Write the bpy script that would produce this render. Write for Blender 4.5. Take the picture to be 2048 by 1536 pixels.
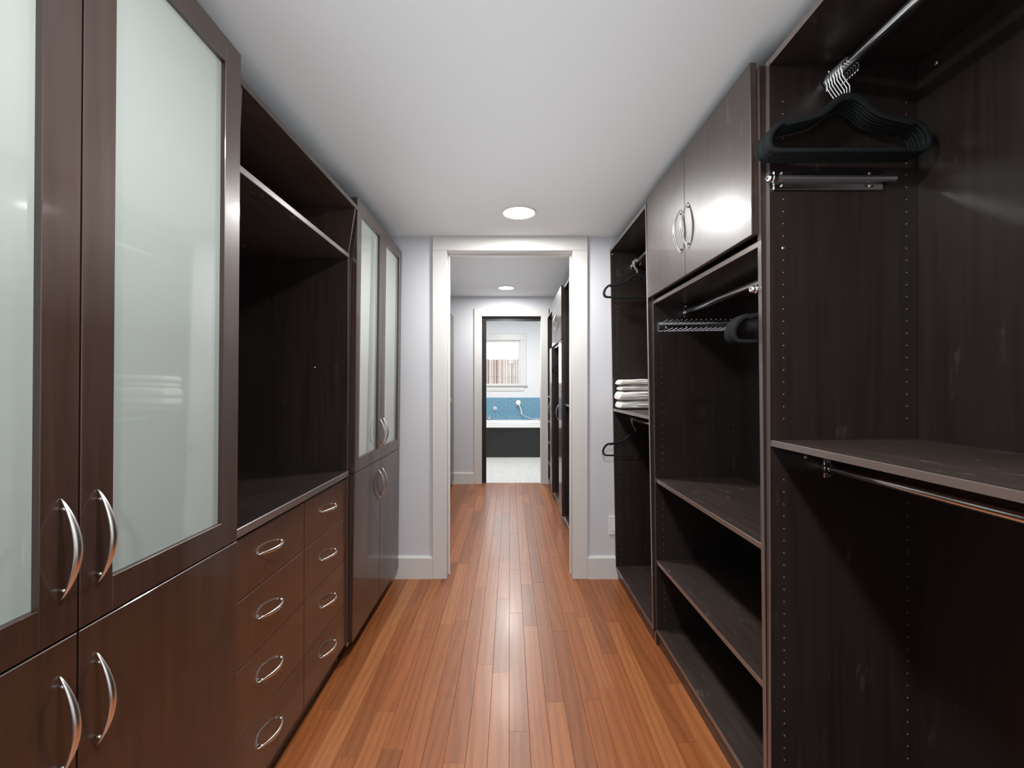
import bpy, bmesh, math, random
from mathutils import Vector, Matrix, noise
random.seed(7)
for o in list(bpy.data.objects):
    bpy.data.objects.remove(o, do_unlink=True)
SC = bpy.context.scene
COL = SC.collection
PI = math.pi

# ---------------------------------------------------------------- camera, world, lights, exposure
F_PX = 910.0
cam_d = bpy.data.cameras.new('camera')
cam = bpy.data.objects.new('camera', cam_d); COL.objects.link(cam)
cam.location = (0, 0, 1.2); cam.rotation_euler = (PI/2, 0, 0)
cam_d.sensor_width = 36; cam_d.lens = 36*F_PX/2048
cam_d.shift_x = 4/2048; cam_d.shift_y = 3/2048
cam_d.clip_start = 0.02; cam_d.clip_end = 200
SC.camera = cam
w = bpy.data.worlds.new('sky'); SC.world = w; w.use_nodes = True
bg = w.node_tree.nodes['Background']
bg.inputs['Color'].default_value = (0.95, 0.98, 1.0, 1); bg.inputs['Strength'].default_value = 1.5
SC.view_settings.view_transform = 'Standard'; SC.view_settings.look = 'None'
SC.view_settings.gamma = 1; SC.view_settings.use_curve_mapping = False
SC.view_settings.exposure = 0.0
CEIL1, CEIL2, CEIL3 = 2.125, 2.285, 2.45
def lamp(x, y, z, e, size=0.15, col=(1, 0.985, 0.96)):
    l = bpy.data.lights.new('lamp_light', 'AREA'); l.shape = 'DISK'; l.size = size; l.energy = e; l.color = col
    o = bpy.data.objects.new('lamp_light', l); COL.objects.link(o); o.location = (x, y, z); return o
LAMPS = [  # x, y, ceiling, watts
    (0.048, 2.43, CEIL1, 17.5),
    (0.04, 0.62, CEIL1, 19.0),
    (0.04, -0.95, CEIL1, 26.0),  # added lamp behind the camera, out of view, fills the closet
    (-0.044, 5.04, CEIL2, 18.0),
    (-0.044, 3.55, CEIL2, 9.0),
    (0.0, 7.0, CEIL3, 36.0),
]
for x, y, z, e in LAMPS:
    lamp(x, y, z-0.012, e)
# daylight that enters through the bathroom window
dl = bpy.data.lights.new('window_daylight', 'AREA'); dl.shape = 'RECTANGLE'; dl.size = 0.75; dl.size_y = 0.75; dl.energy = 6; dl.color = (0.88, 0.95, 1)
dlo = bpy.data.objects.new('window_daylight', dl); COL.objects.link(dlo); dlo.location = (-0.2, 8.62, 1.62); dlo.rotation_euler = (-PI/2, 0, 0)

# two added fill lights, hidden from the camera, aimed up to brighten the ceilings
def bounce(x, y, z, sx, sy, e, tilt=0.0):
    l = bpy.data.lights.new('ceiling_fill', 'AREA'); l.shape = 'RECTANGLE'; l.size = sx; l.size_y = sy; l.energy = e; l.color = (0.93, 0.97, 1)
    o = bpy.data.objects.new('ceiling_fill', l); COL.objects.link(o); o.location = (x, y, z); o.rotation_euler = (PI-tilt, 0, 0); o.visible_camera = False
bounce(0, 0.7, 1.30, 0.9, 3.4, 10.5)
bounce(-0.1, 4.2, 1.40, 0.6, 1.8, 4.2)

# ---------------------------------------------------------------- materials
def newmat(name):
    m = bpy.data.materials.new(name); m.use_nodes = True
    nt = m.node_tree; b = nt.nodes['Principled BSDF']; return m, nt, b
def N(nt, t, **kw):
    n = nt.nodes.new(t)
    for k, v in kw.items(): setattr(n, k, v)
    return n
def ramp(nt, stops):
    r = nt.nodes.new('ShaderNodeValToRGB'); e = r.color_ramp.elements
    e[0].position, e[0].color = stops[0][0], stops[0][1]
    e[1].position, e[1].color = stops[-1][0], stops[-1][1]
    for p, c in stops[1:-1]:
        x = e.new(p); x.color = c
    return r
def g(v): return (v, v, v, 1)
def simple(name, col, rough, metal=0.0, bump=0.0, bscale=200, coat=0.0, spec=0.5, rvar=0.0):
    m, nt, b = newmat(name)
    b.inputs['Base Color'].default_value = (*col, 1); b.inputs['Roughness'].default_value = rough
    b.inputs['Metallic'].default_value = metal; b.inputs['Coat Weight'].default_value = coat
    b.inputs['Specular IOR Level'].default_value = spec
    tc = N(nt, 'ShaderNodeTexCoord')
    nz = N(nt, 'ShaderNodeTexNoise'); nz.inputs['Scale'].default_value = bscale; nz.inputs['Detail'].default_value = 3
    nt.links.new(tc.outputs['Object'], nz.inputs['Vector'])
    if bump:
        bp = N(nt, 'ShaderNodeBump'); bp.inputs['Strength'].default_value = bump; bp.inputs['Distance'].default_value = 0.001
        nt.links.new(nz.outputs['Fac'], bp.inputs['Height']); nt.links.new(bp.outputs['Normal'], b.inputs['Normal'])
    if rvar:
        mr = N(nt, 'ShaderNodeMapRange'); mr.inputs['To Min'].default_value = rough-rvar; mr.inputs['To Max'].default_value = rough+rvar
        n2 = N(nt, 'ShaderNodeTexNoise'); n2.inputs['Scale'].default_value = 4; n2.inputs['Detail'].default_value = 5
        nt.links.new(tc.outputs['Object'], n2.inputs['Vector'])
        nt.links.new(n2.outputs['Fac'], mr.inputs['Value']); nt.links.new(mr.outputs['Result'], b.inputs['Roughness'])
    return m
def veneer(name, col, rough, scuff=0.0, spec=0.5, horiz=False, coat=0.0):
    m, nt, b = newmat(name); b.inputs['Coat Weight'].default_value = coat; b.inputs['Coat Roughness'].default_value = 0.07; b.inputs['Coat IOR'].default_value = 1.6
    tc = N(nt, 'ShaderNodeTexCoord'); mp = N(nt, 'ShaderNodeMapping')
    mp.inputs['Scale'].default_value = (60, 2.5, 60) if horiz else (60, 60, 2.2)
    nt.links.new(tc.outputs['Object'], mp.inputs['Vector'])
    nz = N(nt, 'ShaderNodeTexNoise'); nz.inputs['Scale'].default_value = 1.0; nz.inputs['Detail'].default_value = 6; nz.inputs['Roughness'].default_value = 0.6
    nt.links.new(mp.outputs['Vector'], nz.inputs['Vector'])
    c1 = tuple(x*0.75 for x in col); c2 = tuple(x*1.3 for x in col)
    rp = ramp(nt, [(0.3, (*c1, 1)), (0.7, (*c2, 1))]); nt.links.new(nz.outputs['Fac'], rp.inputs['Fac'])
    n2 = N(nt, 'ShaderNodeTexNoise'); n2.inputs['Scale'].default_value = 3; n2.inputs['Detail'].default_value = 2
    nt.links.new(tc.outputs['Object'], n2.inputs['Vector'])
    mr = N(nt, 'ShaderNodeMapRange'); mr.inputs['From Min'].default_value = 0.3; mr.inputs['From Max'].default_value = 0.7
    mr.inputs['To Min'].default_value = rough-0.05; mr.inputs['To Max'].default_value = rough+0.07
    nt.links.new(n2.outputs['Fac'], mr.inputs['Value']); nt.links.new(mr.outputs['Result'], b.inputs['Roughness'])
    bp = N(nt, 'ShaderNodeBump'); bp.inputs['Strength'].default_value = 0.16; bp.inputs['Distance'].default_value = 0.0006
    nt.links.new(nz.outputs['Fac'], bp.inputs['Height']); nt.links.new(bp.outputs['Normal'], b.inputs['Normal'])
    out = rp.outputs['Color']
    if scuff:
        mp3 = N(nt, 'ShaderNodeMapping'); mp3.inputs['Scale'].default_value = (9, 9, 3) if not horiz else (14, 5, 14)
        nt.links.new(tc.outputs['Object'], mp3.inputs['Vector'])
        n3 = N(nt, 'ShaderNodeTexNoise'); n3.inputs['Scale'].default_value = 2.0; n3.inputs['Detail'].default_value = 12; n3.inputs['Roughness'].default_value = 0.75
        nt.links.new(mp3.outputs['Vector'], n3.inputs['Vector'])
        r3 = ramp(nt, [(0.60, g(0)), (0.70, g(scuff))]); nt.links.new(n3.outputs['Fac'], r3.inputs['Fac'])
        mx = N(nt, 'ShaderNodeMixRGB'); mx.inputs['Color2'].default_value = (0.35, 0.31, 0.28, 1)
        nt.links.new(r3.outputs['Color'], mx.inputs['Fac']); nt.links.new(out, mx.inputs['Color1']); out = mx.outputs['Color']
    nt.links.new(out, b.inputs['Base Color']); b.inputs['Specular IOR Level'].default_value = spec
    return m
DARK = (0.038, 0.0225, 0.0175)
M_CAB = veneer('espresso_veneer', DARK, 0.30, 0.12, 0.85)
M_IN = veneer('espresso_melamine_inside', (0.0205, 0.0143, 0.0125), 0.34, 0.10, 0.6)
M_SHELF = veneer('espresso_shelf', (0.036, 0.0245, 0.0205), 0.38, 0.45, 0.7, horiz=True)
M_DOOR = veneer('espresso_door', (0.036, 0.0158, 0.0098), 0.38, 0.0, 0.7, coat=0.4)
M_UPDOOR = veneer('espresso_door_scuffed', (0.038, 0.0215, 0.017), 0.40, 0.35, 0.9, coat=0.25)
M_DRAWER = veneer('espresso_drawer_front', (0.056, 0.0225, 0.0125), 0.36, 0.0, 0.7, coat=0.6)
M_NICKEL = simple('satin_nickel', (0.90, 0.88, 0.84), 0.27, 1.0)
M_CHROME = simple('chrome', (0.88, 0.89, 0.91), 0.13, 1.0)
M_STEEL = simple('zinc_steel', (0.82, 0.83, 0.84), 0.36, 1.0)
M_PIN = simple('pin_sleeve', (0.42, 0.40, 0.38), 0.45, 0.6)
M_VELVET = simple('black_velvet', (0.0065, 0.009, 0.0105), 0.75, 0, 0.4, 900, spec=0.3)
M_WALL = simple('wall_paint', (0.69, 0.71, 0.755), 0.6, 0, 0.08, 300)
M_BWALL = simple('bath_wall_paint', (0.80, 0.81, 0.83), 0.6, 0, 0.08, 300)
M_CEIL = simple('ceiling_paint', (0.815, 0.85, 0.865), 0.7, 0, 0.1, 250)
M_TRIM = simple('trim_paint', (0.74, 0.735, 0.72), 0.38, 0, 0.05, 60)
M_EDGE = simple('edge_band_painted_sheen', (0.135, 0.100, 0.088), 0.26, 0, 0.1, 90, coat=0.6, spec=1.0)  # base colour lightened to paint reflections onto the front edges
M_SCUFF = simple('worn_finish', (0.30, 0.28, 0.26), 0.6)
M_GAP = simple('dark_gap', (0.012, 0.008, 0.006), 0.8)
M_SUB = simple('subfloor', (0.05, 0.018, 0.008), 0.7)
M_WHITE = simple('white_enamel', (0.86, 0.86, 0.85), 0.15)
M_PLATE = simple('white_plastic', (0.82, 0.82, 0.80), 0.35)
M_TUBPANEL = veneer('black_tub_panel', (0.009, 0.008, 0.008), 0.4, 0)
M_TILE = simple('blue_glazed_tile', (0.145, 0.33, 0.47), 0.12, rvar=0.05)
M_GROUT = simple('white_grout', (0.72, 0.74, 0.76), 0.8)
def bamboo_mat():
    m, nt, b = newmat('bamboo_cane'); oi = N(nt, 'ShaderNodeObjectInfo')
    r = ramp(nt, [(0.0, (0.16, 0.07, 0.045, 1)), (0.25, (0.30, 0.17, 0.12, 1)), (0.45, (0.62, 0.48, 0.42, 1)), (1.0, (0.78, 0.68, 0.63, 1))])
    nt.links.new(oi.outputs['Random'], r.inputs[0]); nt.links.new(r.outputs[0], b.inputs['Base Color']); b.inputs['Roughness'].default_value = 0.6
    return m
M_BAMBOO = bamboo_mat()
M_GROUND = simple('ground', (0.25, 0.24, 0.2), 0.9)
def towel_mat():
    m, nt, b = newmat('white_terry')
    b.inputs['Base Color'].default_value = (0.84, 0.82, 0.78, 1); b.inputs['Roughness'].default_value = 0.95
    tc = N(nt, 'ShaderNodeTexCoord'); nz = N(nt, 'ShaderNodeTexNoise'); nz.inputs['Scale'].default_value = 260; nz.inputs['Detail'].default_value = 4
    nt.links.new(tc.outputs['Object'], nz.inputs['Vector'])
    bp = N(nt, 'ShaderNodeBump'); bp.inputs['Strength'].default_value = 0.7; bp.inputs['Distance'].default_value = 0.003
    nt.links.new(nz.outputs['Fac'], bp.inputs['Height']); nt.links.new(bp.outputs['Normal'], b.inputs['Normal'])
    b.inputs['Sheen Weight'].default_value = 0.3
    return m
M_TOWEL = towel_mat()
def glass_mat():
    m, nt, b = newmat('frosted_glass')
    tc = N(nt, 'ShaderNodeTexCoord'); nz = N(nt, 'ShaderNodeTexNoise'); nz.inputs['Scale'].default_value = 2.2; nz.inputs['Detail'].default_value = 4
    nt.links.new(tc.outputs['Object'], nz.inputs['Vector'])
    rp = ramp(nt, [(0.3, (0.335, 0.385, 0.36, 1)), (0.7, (0.375, 0.41, 0.39, 1))]); nt.links.new(nz.outputs['Fac'], rp.inputs['Fac'])
    nt.links.new(rp.outputs['Color'], b.inputs['Base Color'])
    b.inputs['Roughness'].default_value = 0.05; b.inputs['IOR'].default_value = 1.6
    b.inputs['Coat Weight'].default_value = 1.0; b.inputs['Coat Roughness'].default_value = 0.015
    return m
M_FROST = glass_mat()
def pane_mat():
    m = bpy.data.materials.new('window_glass'); m.use_nodes = True; nt = m.node_tree; nt.nodes.clear()
    out = N(nt, 'ShaderNodeOutputMaterial'); mix = N(nt, 'ShaderNodeMixShader'); tr = N(nt, 'ShaderNodeBsdfTransparent'); gl = N(nt, 'ShaderNodeBsdfGlossy')
    gl.inputs['Roughness'].default_value = 0.02; fr = N(nt, 'ShaderNodeFresnel'); fr.inputs['IOR'].default_value = 1.45
    nt.links.new(fr.outputs[0], mix.inputs[0]); nt.links.new(tr.outputs[0], mix.inputs[1]); nt.links.new(gl.outputs[0], mix.inputs[2]); nt.links.new(mix.outputs[0], out.inputs[0])
    return m
M_PANE = pane_mat()
def emit_mat(name, s):
    m, nt, b = newmat(name); b.inputs['Emission Color'].default_value = (1, 0.99, 0.96, 1); b.inputs['Emission Strength'].default_value = s; return m
M_LED = emit_mat('lit_diffuser', 9.0)
def plank_mat():
    m, nt, b = newmat('cherry_plank')
    tc = N(nt, 'ShaderNodeTexCoord'); oi = N(nt, 'ShaderNodeObjectInfo')
    ml = N(nt, 'ShaderNodeMath', operation='MULTIPLY'); ml.inputs[1].default_value = 57.0; nt.links.new(oi.outputs['Random'], ml.inputs[0])
    cb = N(nt, 'ShaderNodeCombineXYZ'); nt.links.new(ml.outputs[0], cb.inputs[0]); nt.links.new(ml.outputs[0], cb.inputs[1]); nt.links.new(ml.outputs[0], cb.inputs[2])
    ad = N(nt, 'ShaderNodeVectorMath', operation='ADD'); nt.links.new(tc.outputs['Object'], ad.inputs[0]); nt.links.new(cb.outputs[0], ad.inputs[1])
    # cathedral grain: distorted bands across the width, long along y
    mp = N(nt, 'ShaderNodeMapping'); mp.inputs['Scale'].default_value = (20, 2.6, 20); nt.links.new(ad.outputs[0], mp.inputs['Vector'])
    wv = N(nt, 'ShaderNodeTexWave', wave_type='BANDS', bands_direction='X'); wv.inputs['Scale'].default_value = 0.5
    wv.inputs['Distortion'].default_value = 22; wv.inputs['Detail'].default_value = 2; wv.inputs['Detail Scale'].default_value = 0.35; wv.inputs['Detail Roughness'].default_value = 0.5
    nt.links.new(mp.outputs[0], wv.inputs['Vector'])
    mp2 = N(nt, 'ShaderNodeMapping'); mp2.inputs['Scale'].default_value = (330, 8, 330); nt.links.new(ad.outputs[0], mp2.inputs['Vector'])
    nz = N(nt, 'ShaderNodeTexNoise'); nz.inputs['Scale'].default_value = 1; nz.inputs['Detail'].default_value = 5; nt.links.new(mp2.outputs[0], nz.inputs['Vector'])
    base = ramp(nt, [(0.0, (0.230, 0.075, 0.028, 1)), (0.08, (0.270, 0.088, 0.030, 1)), (0.30, (0.315, 0.098, 0.030, 1)), (0.65, (0.350, 0.113, 0.036, 1)), (0.88, (0.385, 0.135, 0.046, 1)), (0.96, (0.41, 0.152, 0.054, 1)), (1.0, (0.45, 0.18, 0.066, 1))])
    nt.links.new(oi.outputs['Random'], base.inputs['Fac'])
    r1 = ramp(nt, [(0.0, g(0.74)), (0.4, g(0.97)), (1.0, g(1.08))]); nt.links.new(wv.outputs['Fac'], r1.inputs['Fac'])
    r2 = ramp(nt, [(0.35, g(0.80)), (0.6, g(1.06))]); nt.links.new(nz.outputs['Fac'], r2.inputs['Fac'])
    m1 = N(nt, 'ShaderNodeMixRGB', blend_type='MULTIPLY'); m1.inputs['Fac'].default_value = 0.6; nt.links.new(base.outputs[0], m1.inputs[1]); nt.links.new(r1.outputs[0], m1.inputs[2])
    m2 = N(nt, 'ShaderNodeMixRGB', blend_type='MULTIPLY'); m2.inputs['Fac'].default_value = 0.8; nt.links.new(m1.outputs[0], m2.inputs[1]); nt.links.new(r2.outputs[0], m2.inputs[2])
    nt.links.new(m2.outputs[0], b.inputs['Base Color'])
    b.inputs['Roughness'].default_value = 0.33; b.inputs['Specular IOR Level'].default_value = 0.42; b.inputs['Coat Weight'].default_value = 0.12; b.inputs['Coat Roughness'].default_value = 0.2
    bp = N(nt, 'ShaderNodeBump'); bp.inputs['Strength'].default_value = 0.10; bp.inputs['Distance'].default_value = 0.0005
    nt.links.new(nz.outputs['Fac'], bp.inputs['Height']); nt.links.new(bp.outputs['Normal'], b.inputs['Normal'])
    return m
M_PLANK = plank_mat()
def mosaic_mat():
    m, nt, b = newmat('hexagon_mosaic')
    tc = N(nt, 'ShaderNodeTexCoord'); v = N(nt, 'ShaderNodeTexVoronoi', feature='DISTANCE_TO_EDGE'); v.inputs['Scale'].default_value = 32; v.inputs['Randomness'].default_value = 0.15
    v2 = N(nt, 'ShaderNodeTexVoronoi'); v2.inputs['Scale'].default_value = 32; v2.inputs['Randomness'].default_value = 0.15
    nt.links.new(tc.outputs['Object'], v.inputs['Vector']); nt.links.new(tc.outputs['Object'], v2.inputs['Vector'])
    hs = N(nt, 'ShaderNodeSeparateColor'); nt.links.new(v2.outputs['Color'], hs.inputs[0])
    c = ramp(nt, [(0, (0.66, 0.67, 0.65, 1)), (1, (0.80, 0.80, 0.78, 1))]); nt.links.new(hs.outputs[0], c.inputs[0])
    r = ramp(nt, [(0.03, g(0.78)), (0.09, g(1))]); nt.links.new(v.outputs['Distance'], r.inputs[0])
    mx = N(nt, 'ShaderNodeMixRGB', blend_type='MULTIPLY'); mx.inputs[0].default_value = 1; nt.links.new(c.outputs[0], mx.inputs[1]); nt.links.new(r.outputs[0], mx.inputs[2])
    nt.links.new(mx.outputs[0], b.inputs['Base Color']); b.inputs['Roughness'].default_value = 0.3
    return m
M_MOSAIC = mosaic_mat()

# ---------------------------------------------------------------- helpers
def obj(name, bm, mat, parent=None, smooth=False, kind=None, label=None, mats=None):
    me = bpy.data.meshes.new(name); bm.normal_update(); bm.to_mesh(me); bm.free()
    for m in (mats or [mat]): me.materials.append(m)
    if smooth:
        for p in me.polygons: p.use_smooth = True
        try: me.set_sharp_from_angle(angle=math.radians(40))
        except Exception: pass
    o = bpy.data.objects.new(name, me); COL.objects.link(o)
    if parent: o.parent = parent
    if kind: o['kind'] = kind
    if label: o['label'] = label
    return o
def root(name, loc, label, cat, group=None, rot=(0, 0, 0)):
    o = bpy.data.objects.new(name, None); COL.objects.link(o); o.location = loc; o.rotation_euler = rot
    o.empty_display_size = 0.05; o['label'] = label; o['category'] = cat
    if group: o['group'] = group
    return o
def tag(o, label, cat, group=None):
    o['label'] = label; o['category'] = cat
    if group: o['group'] = group
    return o
def add_box(bm, x0, x1, y0, y1, z0, z1, bev=0.0):
    x0, x1 = sorted((x0, x1)); y0, y1 = sorted((y0, y1)); z0, z1 = sorted((z0, z1))
    vs = [bm.verts.new(p) for p in ((x0,y0,z0),(x1,y0,z0),(x1,y1,z0),(x0,y1,z0),(x0,y0,z1),(x1,y0,z1),(x1,y1,z1),(x0,y1,z1))]
    fs = [bm.faces.new([vs[i] for i in f]) for f in ((0,3,2,1),(4,5,6,7),(0,1,5,4),(1,2,6,5),(2,3,7,6),(3,0,4,7))]
    if bev:
        es = set()
        for f in fs: es.update(f.edges)
        bmesh.ops.bevel(bm, geom=list(es), offset=bev, segments=1, affect='EDGES')
    return bm
def box(x0, x1, y0, y1, z0, z1, bev=0.0):
    return add_box(bmesh.new(), x0, x1, y0, y1, z0, z1, bev)
def add_cyl(bm, p0, p1, r0, r1=None, seg=16, caps=True):
    p0, p1 = Vector(p0), Vector(p1); d = (p1-p0); L = d.length; r1 = r0 if r1 is None else r1
    M = Matrix.Translation((p0+p1)/2) @ d.to_track_quat('Z', 'Y').to_matrix().to_4x4()
    bmesh.ops.create_cone(bm, cap_ends=caps, segments=seg, radius1=r0, radius2=r1, depth=L, matrix=M); return bm
def add_sphere(bm, c, r, seg=14, sc=(1, 1, 1)):
    M = Matrix.Translation(c) @ Matrix.Diagonal((*sc, 1)); bmesh.ops.create_uvsphere(bm, u_segments=seg, v_segments=seg//2+2, radius=r, matrix=M); return bm
def sweep(bm, pts, sections, closed=False):
    """sections: list of lists of Vector, one ring per path point."""
    rings = [[bm.verts.new(v) for v in ring] for ring in sections]
    n = len(rings[0]); cnt = len(rings)
    for i in range(cnt if closed else cnt-1):
        a, b = rings[i], rings[(i+1) % cnt]
        for k in range(n):
            bm.faces.new([a[k], a[(k+1) % n], b[(k+1) % n], b[k]])
    if not closed:
        bm.faces.new(list(reversed(rings[0]))); bm.faces.new(rings[-1])
    return bm
def tube(bm, pts, r, seg=8, closed=False):
    pts = [Vector(p) for p in pts]; secs = []; n = len(pts); up = None
    for i, p in enumerate(pts):
        a = pts[(i-1) % n] if (closed or i > 0) else p
        b = pts[(i+1) % n] if (closed or i < n-1) else p
        t = (b-a).normalized()
        if up is None: up = t.orthogonal().normalized()
        up = (up-t*up.dot(t)).normalized(); s = t.cross(up)
        rr = r(i/(n-1)) if callable(r) else r
        secs.append([p+(up*math.cos(2*PI*k/seg)+s*math.sin(2*PI*k/seg))*rr for k in range(seg)])
    return sweep(bm, pts, secs, closed)
def lathe(bm, prof, axis_pt, axis='Z', seg=24):
    rings = []
    for r, h in prof:
        ring = []
        for k in range(seg):
            a = 2*PI*k/seg; c, s = r*math.cos(a), r*math.sin(a)
            v = {'Z': (c, s, h), 'X': (h, c, s), 'Y': (c, h, s)}[axis]
            ring.append(bm.verts.new(Vector(axis_pt)+Vector(v)))
        rings.append(ring)
    for a, b in zip(rings, rings[1:]):
        for k in range(seg): bm.faces.new([a[k], a[(k+1) % seg], b[(k+1) % seg], b[k]])
    bm.faces.new(rings[0]); bm.faces.new(rings[-1])
    bmesh.ops.recalc_face_normals(bm, faces=bm.faces); return bm
def prism(pts2, axis, a, b):
    """extrude a 2D polygon; axis 'Y': pts are (x,z); 'X': pts are (y,z); 'Z': (x,y)"""
    bm = bmesh.new()
    def mk(p, t): return {'Y': (p[0], t, p[1]), 'X': (t, p[0], p[1]), 'Z': (p[0], p[1], t)}[axis]
    A = [bm.verts.new(mk(p, a)) for p in pts2]; B = [bm.verts.new(mk(p, b)) for p in pts2]
    n = len(pts2)
    bm.faces.new(A); bm.faces.new(list(reversed(B)))
    for i in range(n): bm.faces.new([A[i], B[i], B[(i+1) % n], A[(i+1) % n]])
    bmesh.ops.recalc_face_normals(bm, faces=bm.faces); return bm

# ---------------------------------------------------------------- room shell
SK = 0.0
Y1, Y1b = 2.835, 2.965           # wall between closet and dressing room
Y2, Y2b = 5.55, 5.68             # wall before the bathroom
Y3 = 8.45                        # bathroom far wall
def st(name, bm, m, parent=None, label=None):
    o = obj(name, bm, m, parent, kind='structure' if not parent else None)
    if label: o['label'] = label
    return o
floor = st('floor', box(-1.45, 1.25, -1.6, Y2+0.055, -0.06, -0.014), M_SUB)
floor['label'] = 'cherry wood strip floor running through closet and dressing room'
bath_floor = st('floor_bathroom', box(-1.5, 1.6, Y2+0.055, Y3+0.1, -0.06, 0.002), M_MOSAIC)
bath_floor['label'] = 'white hexagon mosaic floor of the bathroom'
st('ceiling', box(-1.45, 1.25, -1.6, Y1+0.06, CEIL1, CEIL1+0.05), M_CEIL)['label'] = 'smooth white closet ceiling'
st('ceiling_dressing_room', box(-1.45, 1.25, Y1+0.06, Y2+0.06, CEIL2, CEIL2+0.05), M_CEIL)['label'] = 'smooth ceiling of the dressing room beyond the first doorway'
st('ceiling_bathroom', box(-1.5, 1.6, Y2+0.06, Y3+0.1, CEIL3, CEIL3+0.05), M_CEIL)
st('wall_left', box(-1.45, -1.30, -1.6, Y1b, -0.02, CEIL1), M_WALL)
st('wall_right', box(1.10, 1.25, -1.6, Y1b, -0.02, CEIL1), M_WALL)
st('wall_back', box(-1.30, 1.10, -1.6, -1.5, -0.02, CEIL1), M_WALL)
def wall_with_hole(name, x0, x1, y0, y1, z1, hx0, hx1, hz0, hz1, m):
    bm = bmesh.new()
    add_box(bm, x0, hx0, y0, y1, -0.02, z1); add_box(bm, hx1, x1, y0, y1, -0.02, z1)
    add_box(bm, hx0, hx1, y0, y1, hz1, z1)
    if hz0 > 0: add_box(bm, hx0, hx1, y0, y1, -0.02, hz0)
    return st(name, bm, m)
D1 = (-0.392, 0.388, 2.036)
wall_with_hole('wall_far', -1.30, 1.10, Y1, Y1b, CEIL2, D1[0]-0.02, D1[1]+0.02, 0, D1[2]+0.02, M_WALL)['label'] = 'pale blue-grey wall around the first doorway'
st('wall_dressing_left', box(-1.45, -1.30, Y1b, Y2b, -0.02, CEIL2), M_WALL)
st('wall_dressing_right', box(0.90, 1.25, Y1b, Y2b, -0.02, CEIL2), M_WALL)
D2 = (-0.3445, 0.377, 2.044)
wall_with_hole('wall_dressing_far', -1.30, 0.90, Y2, Y2b, CEIL3, D2[0]-0.02, D2[1]+0.02, 0, D2[2]+0.02, M_WALL)['label'] = 'pale wall around the bathroom doorway'
st('wall_bath_left', box(-1.5, -1.35, Y2b, Y3+0.1, -0.02, CEIL3), M_BWALL)
st('wall_bath_right', box(1.45, 1.6, Y2b, Y3+0.1, -0.02, CEIL3), M_BWALL)
W = (-0.59, 0.19, 1.215, 2.04)   # window hole
bath_wall = wall_with_hole('wall_bath_far', -1.35, 1.45, Y3, Y3+0.12, CEIL3, W[0], W[1], W[2], W[3], M_BWALL)
bath_wall['label'] = 'white bathroom wall with a window above blue tile'

def casing(name, lab, D, yf, yb, wl, wr, top):
    """door trim: casing legs, head, jamb and stops"""
    x0, x1, z1 = D
    r = st(name, box(x0-wl, x0, yf-0.018, yf, 0.0, z1, 0.002), M_TRIM); r['label'] = lab
    st('casing_leg', box(x1, x1+wr, yf-0.018, yf, 0, z1, 0.002), M_TRIM, r)
    st('head_casing', box(x0-wl, x1+wr, yf-0.019, yf, z1+0.0005, top, 0.002), M_TRIM, r)
    st('door_jamb', box(x0-0.018, x0, yf+0.0005, yb, 0, z1+0.018), M_TRIM, r)
    st('door_jamb', box(x1, x1+0.018, yf+0.0005, yb, 0, z1+0.018), M_TRIM, r)
    st('head_jamb', box(x0, x1, yf+0.0005, yb, z1, z1+0.018), M_TRIM, r)
    st('back_casing', box(x0-wl, x0, yb, yb+0.018, 0, z1, 0.002), M_TRIM, r)
    st('back_casing', box(x1, x1+wr, yb, yb+0.018, 0, z1, 0.002), M_TRIM, r)
    st('back_casing', box(x0-wl, x1+wr, yb, yb+0.019, z1+0.0005, min(top, z1+0.1), 0.002), M_TRIM, r)
    return r
t1 = casing('trim_1', 'wide white painted casing of the first doorway', D1, Y1, Y1b, 0.088, 0.093, CEIL1)
for a, b in ((D1[0], D1[0]+0.010), (D1[1]-0.008, D1[1])):
    st('door_stop', box(a, b, Y1+0.06, Y1+0.075, 0, D1[2], 0.001), M_TRIM, t1)
st('door_stop', box(D1[0]+0.01, D1[1]-0.008, Y1+0.06, Y1+0.075, D1[2]-0.010, D1[2], 0.001), M_TRIM, t1)
# strike plate on the right jamb
sp = bmesh.new(); add_box(sp, D1[1]-0.0022, D1[1]-0.0002, Y1+0.018, Y1+0.045, 0.93, 0.99)
spo = obj('strike_plate', sp, M_NICKEL, t1, label='nickel strike plate')
t2 = casing('trim_2', 'white painted casing of the bathroom doorway', D2, Y2, Y2b, 0.092, 0.093, 2.137)
# pocket door edge and its dark head track
dr = st('door_1', box(D2[0]+0.002, D2[0]+0.052, Y2+0.045, Y2+0.085, 0.006, D2[2]-0.052, 0.002), M_TUBPANEL)
dr['label'] = 'dark sliding pocket door standing almost fully open at the bathroom doorway'
st('door_track', box(D2[0]+0.002, D2[1]-0.002, Y2+0.04, Y2+0.09, D2[2]-0.05, D2[2]-0.001), M_TUBPANEL, dr)
def baseboard(name, x0, x1, yf):
    bm = prism([(yf, 0.0), (yf-0.016, 0.0), (yf-0.016, 0.128), (yf-0.011, 0.137), (yf, 0.137)], 'X', x0, x1)
    return st(name, bm, M_TRIM)
baseboard('baseboard_left', -0.78, D1[0]-0.0885, Y1)
baseboard('baseboard_right', D1[1]+0.0935, 0.72, Y1)
baseboard('baseboard_dressing', -0.95, D2[0]-0.0925, Y2)
baseboard('baseboard_dressing_right', D2[1]+0.0935, 0.60, Y2)

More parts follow.
